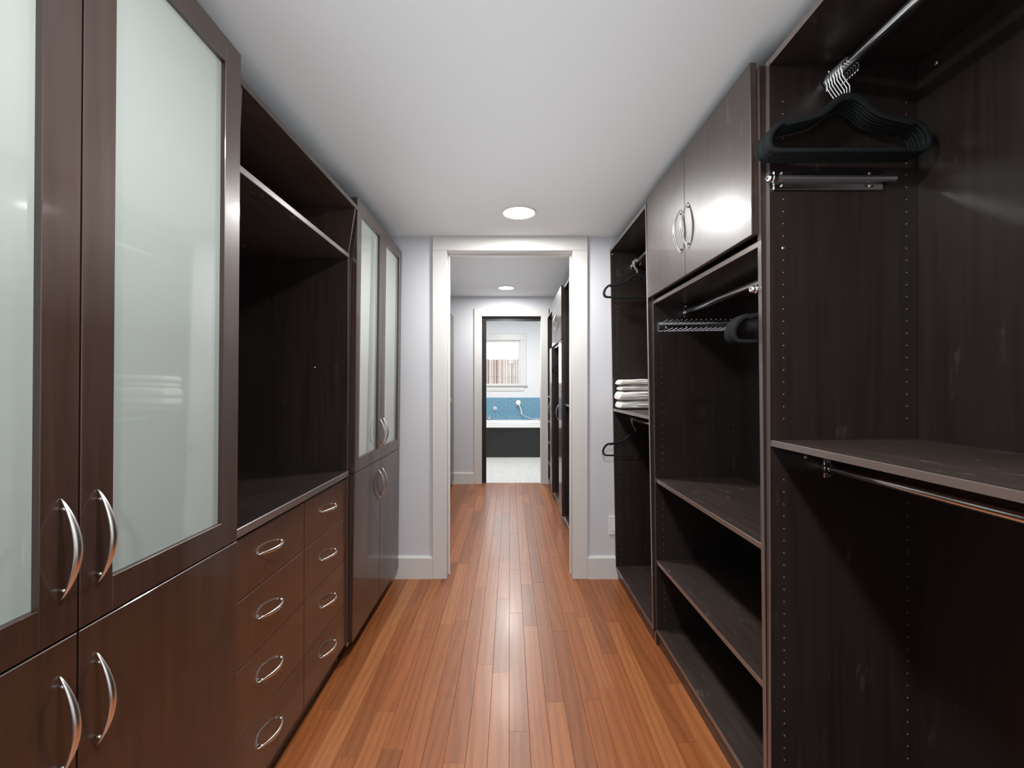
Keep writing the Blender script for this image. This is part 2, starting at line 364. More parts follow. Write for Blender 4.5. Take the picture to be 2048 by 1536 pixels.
# planks -------------------------------------------------------------
PW = 0.0698
def plank_mesh(w_, l_):
    c = 0.0009; h = 0.013; a = w_/2-0.0002
    prof = [(-a, -h), (a, -h), (a, -c), (a-c, 0), (-a+c, 0), (-a, -c)]
    bm = bmesh.new(); e = 0.0002
    rings = []
    for y, inset in ((-l_/2+e, c), (-l_/2+e+c, 0), (l_/2-e-c, 0), (l_/2-e, c)):
        rings.append([bm.verts.new((x, y, z-(inset if z > -h/2 else 0))) for x, z in prof])
    n = len(prof)
    for r0, r1 in zip(rings, rings[1:]):
        for k in range(n): bm.faces.new([r0[k], r1[k], r1[(k+1) % n], r0[(k+1) % n]])
    bm.faces.new(rings[0]); bm.faces.new(list(reversed(rings[-1])))
    bmesh.ops.recalc_face_normals(bm, faces=bm.faces); return bm
ends = {  # known joints (y of plank ends) per row, read off the near floor
    0: [1.47, 1.78], 1: [1.61, 1.95], 2: [], 3: [1.63], -1: [1.60]}
rng = random.Random(21)
yend = Y2+0.052
lens = [0.36, 0.46, 0.56, 0.66, 0.78, 0.90, 1.05, 1.25, 1.5]
cache = {}
nplank = 0
for k in range(-12, 11):
    xc = -0.003+PW*(k+0.5)
    y = 0.02-rng.random()*0.5
    while y < yend-0.01:
        L = rng.choice(lens)*(1.12 if y > 2.9 else 1.0)
        if yend-(y+L) < 0.15: L = yend-y
        y1 = y+L
        hidden = (y > Y1b and xc > 0.56) or (y > Y1b and xc < -0.80)
        if y1 > 0.3 and not hidden:
            key = round(L, 4)
            if key not in cache:
                me = bpy.data.meshes.new('plank'); b_ = plank_mesh(PW, L); b_.to_mesh(me); b_.free(); me.materials.append(M_PLANK); cache[key] = me
            o = bpy.data.objects.new('plank', cache[key]); COL.objects.link(o); o.parent = floor
            o.location = (xc, (y+y1)/2, rng.uniform(-0.0003, 0.0)); nplank += 1
        y = y1
print('planks', nplank)

# blue tiles ----------------------------------------------------------
TW, TH = 0.148, 0.0512
gr = obj('grout', box(-1.35, 1.45, Y3-0.006, Y3-0.0005, 0.50, 0.978), M_GROUT, bath_wall)
TXS = {}
for r in range(8):
    z1 = 0.977-r*TH; z0 = z1-TH
    off = 0.0713 if r % 2 == 0 else -0.0037
    for k in range(-6, 6):
        x0 = off+k*TW
        key = 'full'
        if key not in TXS:
            b_ = box(-TW/2+0.0022, TW/2-0.0022, -0.010, -0.0055, -TH/2+0.0022, TH/2-0.0022, 0.001)
            me = bpy.data.meshes.new('tile'); b_.to_mesh(me); b_.free(); me.materials.append(M_TILE); TXS[key] = me
        o = bpy.data.objects.new('tile', TXS[key]); COL.objects.link(o); o.parent = bath_wall; o.location = (x0+TW/2, Y3+rng.uniform(-0.0004, 0.0002), (z0+z1)/2)

# bathroom window -----------------------------------------------------
x0, x1, z0, z1 = W
wf = bmesh.new()
for a in ((x0, x0+0.03, z0, z1), (x1-0.03, x1, z0, z1), (x0+0.03, x1-0.03, z1-0.04, z1), (x0+0.03, x1-0.03, z0, z0+0.02)):
    add_box(wf, a[0], a[1], Y3+0.03, Y3+0.07, a[2], a[3], 0.002)
win = st('window_1', wf, M_TRIM); win['label'] = 'white framed bathroom window over the tub'
st('window_glass', box(x0+0.03, x1-0.03, Y3+0.048, Y3+0.052, z0+0.02, z1-0.04), M_PANE, win)
st('window_casing', box(x1, x1+0.11, Y3-0.018, Y3, z0, z1, 0.003), M_TRIM, win)
st('window_casing', box(x0-0.11, x0, Y3-0.018, Y3, z0, z1, 0.003), M_TRIM, win)
st('window_head', box(x0-0.11, x1+0.11, Y3-0.02, Y3, z1+0.0005, z1+0.114, 0.003), M_TRIM, win)
st('window_sill', box(x0-0.135, x1+0.135, Y3-0.055, Y3, z0-0.022, z0-0.0005, 0.003), M_TRIM, win)
st('window_apron', box(x0-0.09, x1+0.07, Y3-0.018, Y3, z0-0.115, z0-0.023, 0.003), M_TRIM, win)
st('ground_outside', box(-4, 4, Y3+0.15, 14, -0.1, -0.02), M_GROUND)
# bamboo screen outside
bam = root('bamboo_fence', (-0.1, 9.35, -0.02), 'brown bamboo cane fence seen outside through the bathroom window', 'fence')
cane_cache = []
for i in range(4):
    bm = bmesh.new(); r = 0.0075+0.0012*i; prof = []; z = 0.0; top = 1.745+0.006*i
    while z < top:
        prof += [(r, z), (r*1.02, min(top, z+0.26)), (r*1.16, min(top, z+0.268)), (r, min(top, z+0.276))]; z += 0.28
    lathe(bm, prof, (0, 0, 0), 'Z', 7); me = bpy.data.meshes.new('cane'); bm.to_mesh(me); bm.free(); me.materials.append(M_BAMBOO); cane_cache.append(me)
x = -1.1
while x < 1.0:
    i = rng.randrange(4); o = bpy.data.objects.new('cane', cane_cache[i]); COL.objects.link(o); o.parent = bam
    o.location = (x+0.1, rng.uniform(-0.006, 0.006), 0); o.rotation_euler = (0, rng.uniform(-0.006, 0.006), rng.random()*6)
    x += 0.0185+0.003*rng.random()
obj('tie_wire', box(-1.05, 1.1, 0.016, 0.019, 0.5, 0.51), M_STEEL, bam)
obj('tie_wire', box(-1.05, 1.1, 0.016, 0.019, 1.4, 1.41), M_STEEL, bam)

# ---------------------------------------------------------------- ceiling lights
def ceiling_light(x, y, z, label):
    r = root('ceiling_light', (x, y, z), label, 'light', 'recessed ceiling lights')
    bm = bmesh.new(); lathe(bm, [(0.083, -0.0002), (0.092, -0.0002), (0.092, -0.004), (0.088, -0.008), (0.083, -0.006)], (0, 0, 0), 'Z', 40)
    obj('trim_ring', bm, M_PLATE, r, smooth=True)
    bm = bmesh.new(); lathe(bm, [(0.0825, -0.0005), (0.0825, -0.006), (0.06, -0.0085), (0.02, -0.0095)], (0, 0, 0), 'Z', 40)
    obj('diffuser', bm, M_LED, r, smooth=True, label='glowing white diffuser')
names = ['round recessed light in the closet ceiling just before the doorway', 'round recessed light in the closet ceiling above the camera',
         'round recessed light added unseen behind the camera to fill the closet', 'round recessed light seen through the doorway in the dressing room ceiling',
         'round recessed light of the dressing room just past the first doorway', 'round recessed light in the bathroom ceiling']
for (x, y, z, e), nm in zip(LAMPS, names): ceiling_light(x, y, z, nm)

# ---------------------------------------------------------------- cabinet building kit
T = 0.0165
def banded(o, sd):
    """front edges get a shinier edge band, its colour lightened to paint in reflected light"""
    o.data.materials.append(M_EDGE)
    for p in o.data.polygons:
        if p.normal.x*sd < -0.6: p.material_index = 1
class Unit:
    """side = +1: cabinet on the right (front faces -X); side = -1: on the left (front faces +X).
       u = depth coordinate from the front edge inwards (positive into the cabinet)."""
    def __init__(s, side, X, Y0, Y1_, label, name='closet_cabinet', group=None, yaw=0.0, lean=0.0, Yref=None):
        s.side, s.X, s.Y0, s.Y1 = side, X, Y0, Y1_
        s.W = Y1_-Y0
        s.r = root(name, (side*X, Y0, 0), label, 'cabinet', group, (0, -side*lean, yaw))
    def b(s, name, u0, u1, v0, v1, z0, z1, mat=None, parent=None, bev=0.0008, **kw):
        sd = s.side
        o = obj(name, box(sd*u0, sd*u1, v0, v1, z0, z1, bev), mat or M_CAB, parent or s.r, **kw)
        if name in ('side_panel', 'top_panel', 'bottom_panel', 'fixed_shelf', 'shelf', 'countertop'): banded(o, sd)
        return o
    def side_panel(s, depth, v0, top, zb, kick):
        sd = s.side   # notched at the foot for the toe kick
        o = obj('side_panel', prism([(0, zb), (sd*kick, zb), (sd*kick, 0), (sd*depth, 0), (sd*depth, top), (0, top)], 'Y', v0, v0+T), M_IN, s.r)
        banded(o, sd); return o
    def carcass(s, depth, top, bottom=0.08, kick_in=0.012, back=True, bot_mat=None):
        W_ = s.W; s.depth = depth; s.top = top
        for v0 in (0, W_-T): s.side_panel(depth, v0, top, bottom-T, kick_in)
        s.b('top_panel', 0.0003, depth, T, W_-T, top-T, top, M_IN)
        s.b('bottom_panel', 0.0003, depth, T, W_-T, bottom-T, bottom, bot_mat or M_SHELF)
        s.b('toe_kick', kick_in, kick_in+T, T, W_-T, 0, bottom-T-0.0003, M_CAB)
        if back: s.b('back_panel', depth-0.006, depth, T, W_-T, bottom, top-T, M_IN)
    def shelf(s, z, u0=0.0005, u1=None, name='shelf', mat=None):
        return s.b(name, u0, (u1 or s.depth-0.0065), T+0.0003, s.W-T-0.0003, z-T, z, mat or M_SHELF)
    def pins(s, us, zs, which):
        """small metal sleeves of the shelf-pin holes on the inner faces"""
        bm = bmesh.new()
        for wv in which:
            yf = T if wv == 0 else s.W-T; d = 0.0007 if wv == 0 else -0.0007
            for u in us:
                for z in zs:
                    bmesh.ops.create_cone(bm, cap_ends=True, segments=6, radius1=0.0018, radius2=0.0018, depth=0.0014,
                        matrix=Matrix.Translation((s.side*u, yf+d*0.9, z)) @ Matrix.Rotation(PI/2, 4, 'X'))
        return obj('shelf_pin_hole', bm, M_PIN, s.r, kind='stuff')
    def rod(s, u, z, r=0.0125, label=None, mat=None):
        sd = s.side; W_ = s.W
        bm = bmesh.new(); add_cyl(bm, (sd*u, T+0.004, z), (sd*u, W_-T-0.004, z), r, seg=24)
        ro = obj('closet_rod', bm, mat or M_CHROME, s.r, smooth=True)
        if label: ro['label'] = label
        for yf, dy in ((T+0.0003, 1), (W_-T-0.0003, -1)):
            bm = bmesh.new()
            # back plate with screw ears and an open cradle under the rod
            y0_, y1_ = sorted((yf, yf+dy*0.003)); add_box(bm, sd*u-0.009, sd*u+0.009, y0_, y1_, z-0.026, z+0.034, 0.001)
            pts = [(sd*u+0.0150*math.cos(a), yf+dy*0.009, z+0.0150*math.sin(a)) for a in [PI*(-1.08+1.16*i/12) for i in range(13)]]
            secs = [[Vector((p[0], p[1]-0.006, p[2])), Vector((p[0], p[1]+0.006, p[2])),
                     Vector((sd*u+(p[0]-sd*u)*1.16, p[1]+0.006, z+(p[2]-z)*1.16)), Vector((sd*u+(p[0]-sd*u)*1.16, p[1]-0.006, z+(p[2]-z)*1.16))] for p in pts]
            sweep(bm, pts, secs); bmesh.ops.recalc_face_normals(bm, faces=bm.faces)
            add_sphere(bm, (sd*u, yf+dy*0.0035, z+0.027), 0.0042, 8, (1, 0.5, 1))
            obj('rod_bracket', bm, M_CHROME, ro, smooth=True)
        return ro

def bow_mesh(L, P, wmax, horizontal, sd):
    """bow pull: pointed tips on the face, belly standing P off it, two little posts. local: face plane x=0, out = -sd"""
    bm = bmesh.new(); n = 28; secs = []
    for i in range(n+1):
        t = -1+2*i/n; a = t*L/2; p = 0.0012+P*(1-abs(t)**1.9)**0.92
        hw = 0.0009+0.5*wmax*math.cos(t*PI/2)**0.75; th = 0.0012+0.0032*math.cos(t*PI/2)**0.7
        ring = []
        for k in range(10):
            q = 2*PI*k/10; cw = hw*math.cos(q); ct = th*math.sin(q)
            x = -sd*(p+ct)
            ring.append(Vector((x, cw, a)) if not horizontal else Vector((x, a, cw)))
        secs.append(ring)
    sweep(bm, secs, secs)
    for sgn in (-1, 1):
        t = 0.80; a = sgn*t*L/2; p = 0.0012+P*(1-t**1.9)**0.92
        if horizontal: add_cyl(bm, (0, a, 0), (-sd*p, a, 0), 0.0028, seg=8)
        else: add_cyl(bm, (0, 0, a), (-sd*p, 0, a), 0.0028, seg=8)
    bmesh.ops.recalc_face_normals(bm, faces=bm.faces)
    me = bpy.data.meshes.new('handle'); bm.to_mesh(me); bm.free(); me.materials.append(M_NICKEL)
    for pl in me.polygons: pl.use_smooth = True
    return me
HM = {}
def handle(parent, sd, u, v, z, horizontal=False, L=None, P=0.026, name='handle'):
    L = L or (0.100 if horizontal else 0.152)
    key = (sd, horizontal, L, P)
    if key not in HM: HM[key] = bow_mesh(L, P, 0.0115 if not horizontal else 0.010, horizontal, sd)
    o = bpy.data.objects.new(name, HM[key]); COL.objects.link(o); o.parent = parent
    o.location = (sd*u, v, z); return o
def slab_door(U, u, v0, v1, z0, z1, mat=None, th=0.018, label=None):
    d = U.b('door', u-th, u, v0, v1, z0, z1, mat or M_DOOR, bev=0.0012)
    if label: d['label'] = label
    return d
def glass_door(U, u, v0, v1, z0, z1, st_=0.059, th=0.020, label=None):
    """stile-and-rail frame with recessed frosted pane; u = back plane of the door"""
    bm = bmesh.new(); sd = U.side
    a, b = sd*(u-th), sd*u
    add_box(bm, a, b, v0, v0+st_, z0, z1, 0.001); add_box(bm, a, b, v1-st_, v1, z0, z1, 0.001)
    add_box(bm, a, b, v0+st_, v1-st_, z0, z0+st_, 0.001); add_box(bm, a, b, v0+st_, v1-st_, z1-st_, z1, 0.001)
    d = obj('door', bm, M_DOOR, U.r)
    if label: d['label'] = label
    obj('glass_pane', box(sd*(u-th+0.011), sd*(u-th+0.016), v0+st_-0.004, v1-st_+0.004, z0+st_-0.004, z1-st_+0.004), M_FROST, d, label='pale green frosted glass')
    return d

# ---------------------------------------------------------------- left side
# near tower
def tower(X, Y0, Y1_, label, lean, yaw=0.0):
    U = Unit(-1, X-0.022, Y0, Y1_, label, 'wardrobe_cabinet', None, yaw, lean)
    U.X = X
    U.r.location.x = -(X+0.022)
    W_ = U.W
    U.carcass(0.55, 2.012, 0.085, 0.05)
    zs = 0.818; mid = W_/2; gp = 0.0016; up = 0.0
    for v0, v1, hv, lab in ((gp, mid-gp, mid-0.0305, 'left'), (mid+gp, W_-gp, mid+0.0305, 'right')):
        gd = glass_door(U, -0.002, v0, v1, zs+gp, 2.016)
        handle(gd, -1, -0.022, hv, 0.955)
        sdr = slab_door(U, -0.002, v0, v1, 0.088, zs-gp, th=0.020)
        handle(sdr, -1, -0.022, hv, 0.690)
    bm = bmesh.new()
    for v in (0.03, W_-0.03):
        for z in (0.2, 0.7, 0.95, 1.9):
            pass
    bm.free()
    return U
TW1 = tower(0.679, 0.295, 1.1235, 'tall espresso wardrobe with frosted glass doors at the left front of the photo', 0.008)
TW2 = tower(0.683, 1.965, 2.775, 'tall espresso wardrobe with frosted glass doors beside the doorway, left of it', 0.012)

# drawer and open hutch unit between the towers
DU = Unit(-1, 0.7005, 1.1250, 1.9630, 'espresso dresser unit with eight drawers under an open bay, between the two glass-door wardrobes', 'dresser_cabinet', None, 0, 0.004)
DU.r.location.x = -0.7005
W_ = DU.W; DU.depth = 0.545; DU.top = 1.975
DU.side_panel(0.545, 0, 1.95, 0.08, 0.045); DU.side_panel(0.545, W_-T, 1.95, 0.08, 0.045)
DU.b('toe_kick', 0.045, 0.06, T, W_-T, 0, 0.08)
DU.b('bottom_panel', 0.018, 0.54, T, W_-T, 0.08, 0.097)
DU.b('back_panel', 0.54, 0.545, T, W_-T, 0.085, 1.95, M_IN)
ct = DU.b('countertop', -0.008, 0.5395, T+0.0005, W_-T-0.0005, 0.812, 0.836, M_IN, bev=0.0018)
DU.b('divider', 0.02, 0.5395, W_/2-0.008, W_/2+0.008, 0.0975, 0.8115, M_IN)
# tilted top box: shelf, slanted ends, top board
bx = DU.b('shelf', -0.006, 0.539, T+0.0015, W_-T-0.0015, 1.745, 1.763, M_SHELF, bev=0.0015)
for v0, fx in ((T+0.0008, 0.014), (W_-T-0.0128, 0.034)):
    pr = prism([(0.005, 1.7635), (-0.539, 1.7635), (-0.539, 1.9545), (fx, 1.9545)], 'Y', v0, v0+0.012)
    obj('end_panel', pr, M_CAB, DU.r)
obj('top_panel', prism([(0.018, 0), (0.036, W_), (-0.545, W_), (-0.545, 0)], 'Z', 1.9555, 1.9735), M_CAB, DU.r)
bm = bmesh.new(); add_sphere(bm, (-0.14, W_-T-0.0005, 1.277), 0.004, 8, (1, 0.5, 1)); obj('screw_head', bm, M_STEEL, DU.r, smooth=True)
rows = [0.099, 0.278, 0.4645, 0.643, 0.806]
dv = [(0.003, 0.4175), (0.4205, W_-0.003)]
for ci, (v0, v1) in enumerate(dv):
    for ri in range(4):
        z0, z1 = rows[ri]+0.0012, rows[ri+1]-0.0012
        d = DU.b('drawer', 0.0, 0.018, max(v0, T+0.0005), min(v1, W_-T-0.0005), z0, z1, M_DRAWER, bev=0.0011)
        zc = [0.194, 0.378, 0.554, 0.732][ri]
        handle(d, -1, 0.0, 0.199 if ci == 0 else 0.620, zc, True, 0.131, 0.024)

# ---------------------------------------------------------------- right side
YAW = 0.012
def RX(Y): return 0.686-YAW*(Y-1.2)
DEP = 0.398
PZ = [1.6886+0.032*k for k in range(-50, 9)]
def zsel(a, b, skip=()): return [z for z in PZ if a < z < b]
U1 = Unit(1, RX(0.30), 0.30, 1.211, 'open espresso hanging cabinet at the right front with two chrome rods and a middle shelf', yaw=YAW, lean=0.0025)
U1.carcass(DEP, 2.058)
s1 = U1.shelf(1.057)
U1.pins((0.035, DEP-0.036), zsel(0.1, 0.97)+zsel(1.10, 1.97), (0, 1))
RODU = 0.157
U1.rod(RODU, 1.996, label='chrome hanging rod carrying the black hangers')
U1.rod(RODU-0.008, 0.984, r=0.0115, label='chrome hanging rod under the middle shelf')
bm = bmesh.new(); add_sphere(bm, (0.035, U1.W-T-0.001, 1.5606), 0.0045, 10, (1, 0.4, 1)); obj('screw_head', bm, M_STEEL, U1.r, smooth=True)
bm = bmesh.new(); add_sphere(bm, (0.093, U1.W-T-0.001, 1.012), 0.0045, 10, (1, 0.4, 1)); obj('screw_head', bm, M_STEEL, U1.r, smooth=True)
# bright chip on back panel
bm = bmesh.new(); add_sphere(bm, (DEP-0.0065, U1.W-T-0.052, 2.012), 0.006, 10, (0.3, 0.9, 0.9)); obj('screw_cap', bm, M_STEEL, U1.r, smooth=True)

def valet(U, yf, dy, z, u0, u1, ext=0.0, name='valet_rod'):
    """telescoping valet rod: slotted mounting rail against the side panel, polished pull-out tube and ball end"""
    bm = bmesh.new()
    y0, y1 = sorted((yf, yf+dy*0.003))
    add_box(bm, u0+0.004, u1-0.024, y0, y1, z-0.025, z+0.022, 0.001)
    for za, zb in ((z-0.0255, z-0.009), (z+0.010, z+0.023)):
        ya, yb = sorted((yf, yf+dy*0.007)); add_box(bm, u0+0.004, u1-0.024, ya, yb, za, zb, 0.002)
    r_ = obj(name, bm, M_CHROME, U.r)
    bm = bmesh.new(); add_cyl(bm, (u0-0.002-ext, yf+dy*0.015, z), (u1, yf+dy*0.015, z), 0.0078, seg=20)
    obj('rod_tube', bm, M_STEEL, r_, smooth=True)
    bm = bmesh.new(); lathe(bm, [(0.0075, -0.002), (0.0108, 0.0), (0.0108, 0.010), (0.008, 0.012)], (u0-0.004-ext, yf+dy*0.015, z), 'X', 20)
    add_sphere(bm, (u0-0.010-ext, yf+dy*0.015, z), 0.0108, 18); obj('ball_end', bm, M_CHROME, r_, smooth=True)
    bm = bmesh.new()
    for uu in (u0+0.025, u1-0.062):
        for zz in (z-0.016, z+0.017):
            bmesh.ops.create_uvsphere(bm, u_segments=8, v_segments=6, radius=0.0038, matrix=Matrix.Translation((uu, yf+dy*0.0075, zz)))
    obj('screw', bm, M_STEEL, r_, smooth=True, kind='stuff')
    bm = bmesh.new()
    for uu in (u0+0.042, u1-0.062):
        for zz in (z-0.016, z+0.017): add_box(bm, uu-0.012, uu+0.012, yf+dy*0.0072-0.0004, yf+dy*0.0072+0.0004, zz-0.0025, zz+0.0025)
    obj('slot', bm, M_GAP, r_, kind='stuff')
    return r_
valet(U1, U1.W-T, -1, 1.737, 0.002, 0.320).__setitem__('label', 'chrome pull-out valet rod with ball end')

U2 = Unit(1, RX(1.211), 1.211, 2.105, 'espresso cabinet with two upper doors over a short hanging bay and two shelves', yaw=YAW, lean=0.011)
U2.carcass(DEP, 2.050)
U2.shelf(1.590, name='fixed_shelf', mat=M_IN)
U2.shelf(0.774); U2.shelf(0.400)
U2.pins((0.035, DEP-0.036), zsel(0.1, 0.75)+zsel(0.80, 1.40), (0, 1))
U2.rod(RODU-0.008, 1.536, label='chrome hanging rod below the upper doors')
gm = 0.456
for v0, v1, hv in ((0.008, gm-0.001, gm-0.034), (gm+0.001, U2.W-0.002, gm+0.034)):
    d = slab_door(U2, -0.003, v0, v1, 1.604, 2.066, M_UPDOOR)
    handle(d, 1, -0.021, hv, 1.775, L=0.165, P=0.026)
    if v0 > 0.3:
        bm = bmesh.new(); rs = random.Random(5)
        for (cv, cz, n_, sp_, ln) in ((0.72, 1.94, 7, 0.05, 0.030), (0.80, 1.885, 6, 0.035, 0.018), (0.60, 1.985, 4, 0.02, 0.045)):
            for _ in range(n_):
                yv, zz = cv+rs.uniform(-sp_, sp_), cz+rs.uniform(-sp_, sp_)*0.6; l_ = ln*rs.uniform(0.3, 1); w_ = rs.uniform(0.0006, 0.0022); t_ = rs.uniform(-0.008, 0.008)
                if yv > U2.W-0.01: continue
                vs = [bm.verts.new(p) for p in ((-0.0212, yv-w_*0.3, zz-l_/2), (-0.0212, yv+w_*0.5+t_*0.3, zz-l_/5), (-0.0212, yv+w_+t_, zz+l_/2), (-0.0212, yv-w_+t_*0.4, zz+l_/6))]
                bm.faces.new(vs)
        obj('scuff_mark', bm, M_SCUFF, d, kind='stuff', label='pale scratches in the finish')
valet(U2, T-0.004, 1, 1.462, 0.002, 0.30, ext=0.0).__setitem__('label', 'chrome valet rod whose ball end sticks out past the panel edge')
# tie rack on the far side panel
tr_ = bmesh.new(); yf = U2.W-T
add_box(tr_, 0.022, 0.350, yf-0.004, yf-0.0003, 1.447, 1.487, 0.001)
add_box(tr_, 0.022, 0.350, yf-0.010, yf-0.004, 1.484, 1.4875, 0.0005); add_box(tr_, 0.022, 0.350, yf-0.010, yf-0.004, 1.4465, 1.450, 0.0005)
add_box(tr_, 0.020, 0.023, yf-0.014, yf-0.0003, 1.445, 1.489, 0.0005)
tr = obj('tie_rack', tr_, M_CHROME, U2.r, label='chrome tie rack with two rows of thin pegs')
pg = bmesh.new(); add_cyl(pg, (0, 0, 0), (0.0, -0.075, 0.004), 0.0018, seg=6); add_sphere(pg, (0.0, -0.075, 0.004), 0.0026, 6)
pme = bpy.data.meshes.new('peg'); pg.to_mesh(pme); pg.free(); pme.materials.append(M_CHROME)
for i in range(15):
    for zz in (1.4855, 1.4485):
        o = bpy.data.objects.new('peg', pme); COL.objects.link(o); o.parent = tr; o.location = (0.034+i*0.0215, yf-0.009, zz)
for uu in (0.055, 0.15, 0.245):
    bm = bmesh.new(); add_sphere(bm, (uu, yf-0.005, 1.467), 0.004, 8); obj('screw', bm, M_STEEL, tr, smooth=True)

U3 = Unit(1, RX(2.105)-0.010, 2.105, 2.832, 'open espresso double-hanging cabinet beside the doorway with towels on its middle shelf', yaw=YAW, lean=0.0175)
U3.carcass(DEP, 2.046)
U3.shelf(1.058)
U3.pins((0.035, DEP-0.036), zsel(0.1, 0.97)+zsel(1.3, 1.97), (0, 1))
U3.rod(0.135, 1.940, label='chrome hanging rod nearest the ceiling by the doorway')
U3.rod(0.120, 0.990, label='dark-looking hanging rod under the towel shelf')
bm = bmesh.new(); add_sphere(bm, (0.012, U3.W-T-0.001, 2.012), 0.0045, 10, (1, 0.4, 1)); obj('screw_head', bm, M_STEEL, U3.r, smooth=True)

# ---------------------------------------------------------------- hangers
def hanger_meshes():
    # upper outline (x, z) with the bar at z=-0.205 from hook centre; band half-width hw
    up = [(0.0, -0.074, .0085), (0.018, -0.077, .0085), (0.036, -0.088, .0085), (0.052, -0.104, .008), (0.070, -0.117, .0075), (0.100, -0.127, .0072),
          (0.135, -0.135, .007), (0.152, -0.139, .0072), (0.164, -0.137, .006), (0.176, -0.144, .006), (0.188, -0.157, .006), (0.1955, -0.173, .006), (0.197, -0.188, .006),
          (0.193, -0.199, .0058), (0.184, -0.2055, .0055), (0.170, -0.207, .005)]
    pts = list(up); pts += [(x, -0.207, .005) for x in (0.10, 0.0)]
    left = [(-x, z, h) for x, z, h in reversed(pts[1:-1])]
    full = pts+left
    n = len(full); bm = bmesh.new(); secs = []
    for i in range(n):
        a = Vector((full[(i-1) % n][0], full[(i-1) % n][1])); b = Vector((full[(i+1) % n][0], full[(i+1) % n][1]))
        t = (b-a).normalized(); nn = Vector((-t.y, t.x)); p = Vector(full[i][:2]); h = full[i][2]; th = 0.0028
        o_, i_ = p+nn*h, p-nn*h; om, im = p+nn*(h-0.0015), p-nn*(h-0.0015)
        secs.append([Vector((o_.x, -th+0.0012, o_.y)), Vector((o_.x, th-0.0012, o_.y)), Vector((om.x, th, om.y)), Vector((im.x, th, im.y)),
                     Vector((i_.x, th-0.0012, i_.y)), Vector((i_.x, -th+0.0012, i_.y)), Vector((im.x, -th, im.y)), Vector((om.x, -th, om.y))])
    sweep(bm, secs, secs, closed=True)
    # notches
    bmesh.ops.recalc_face_normals(bm, faces=bm.faces)
    body = bpy.data.meshes.new('hanger_body'); bm.to_mesh(body); bm.free(); body.materials.append(M_VELVET)
    for p in body.polygons: p.use_smooth = True
    bm = bmesh.new(); R_ = 0.0225
    pth = [(0, 0, -0.068), (0, 0, -0.048), (-0.008, 0, -0.037), (-0.018, 0, -0.022)]
    for i in range(17):
        a = math.radians(215-i*15.5); pth.append((R_*math.cos(a), 0, R_*math.sin(a)))
    tube(bm, pth, 0.0017, 8); bmesh.ops.recalc_face_normals(bm, faces=bm.faces)
    hook = bpy.data.meshes.new('hook'); bm.to_mesh(hook); bm.free(); hook.materials.append(M_STEEL)
    for p in hook.polygons: p.use_smooth = True
    return body, hook
HB, HK = hanger_meshes()
ORD = ['frontmost', 'second from the front', 'third from the front', 'fourth from the front', 'fifth from the front', 'sixth from the front', 'rearmost', 'eighth']
def hanger(U, u, v, zr, rr, label, group, yaw=0.0, tilt=0.0):
    """hangs on the rod of a cabinet: world position computed from the cabinet's frame"""
    M = Matrix.Translation(U.r.location) @ U.r.rotation_euler.to_matrix().to_4x4()
    p = M @ Vector((U.side*u, v, zr))
    # hook's top rests on the rod: circle centre sits below the rod's top
    c = Vector((p.x, p.y, p.z+rr-0.0225+0.0017+0.0002))
    r_ = root('clothes_hanger', c, label, 'hanger', group, (0, tilt, yaw))
    for nm, me in (('hanger_body', HB), ('hook', HK)):
        o = bpy.data.objects.new(nm, me); COL.objects.link(o); o.parent = r_
    return r_
for i in range(7):
    lab = 'black hanger, %s on the upper rod at right front' % (ORD[i] if i < 6 else 'rearmost')
    hanger(U1, RODU, 1.122-0.30+i*0.0088, 1.996, 0.0125, lab, 'black hangers on the upper right rod', yaw=0.006*math.sin(i*1.7)-0.006, tilt=0.004*math.sin(i*2.3))
L2 = ['frontmost', 'second', 'third', 'rearmost']
for i in range(4):
    lab = 'dark slim hanger in the bay below the upper doors, %s of four' % L2[i]
    hanger(U2, RODU-0.008, 0.050+i*0.0125, 1.536, 0.0125, lab, 'hangers below the upper doors', yaw=0.008-0.008*i)
for i in range(2):
    hanger(U3, 0.135, 0.600+i*0.022, 1.940, 0.0125, 'black hanger over the towels, %s of two on the top rod beside the doorway' % ('nearer' if i == 0 else 'farther'), 'hangers on the top rod by the doorway', yaw=-0.03+0.05*i, tilt=0.004)
hanger(U3, 0.120, 0.652, 0.990, 0.0125, 'single black hanger on the rod under the towel shelf', None, yaw=0.02)

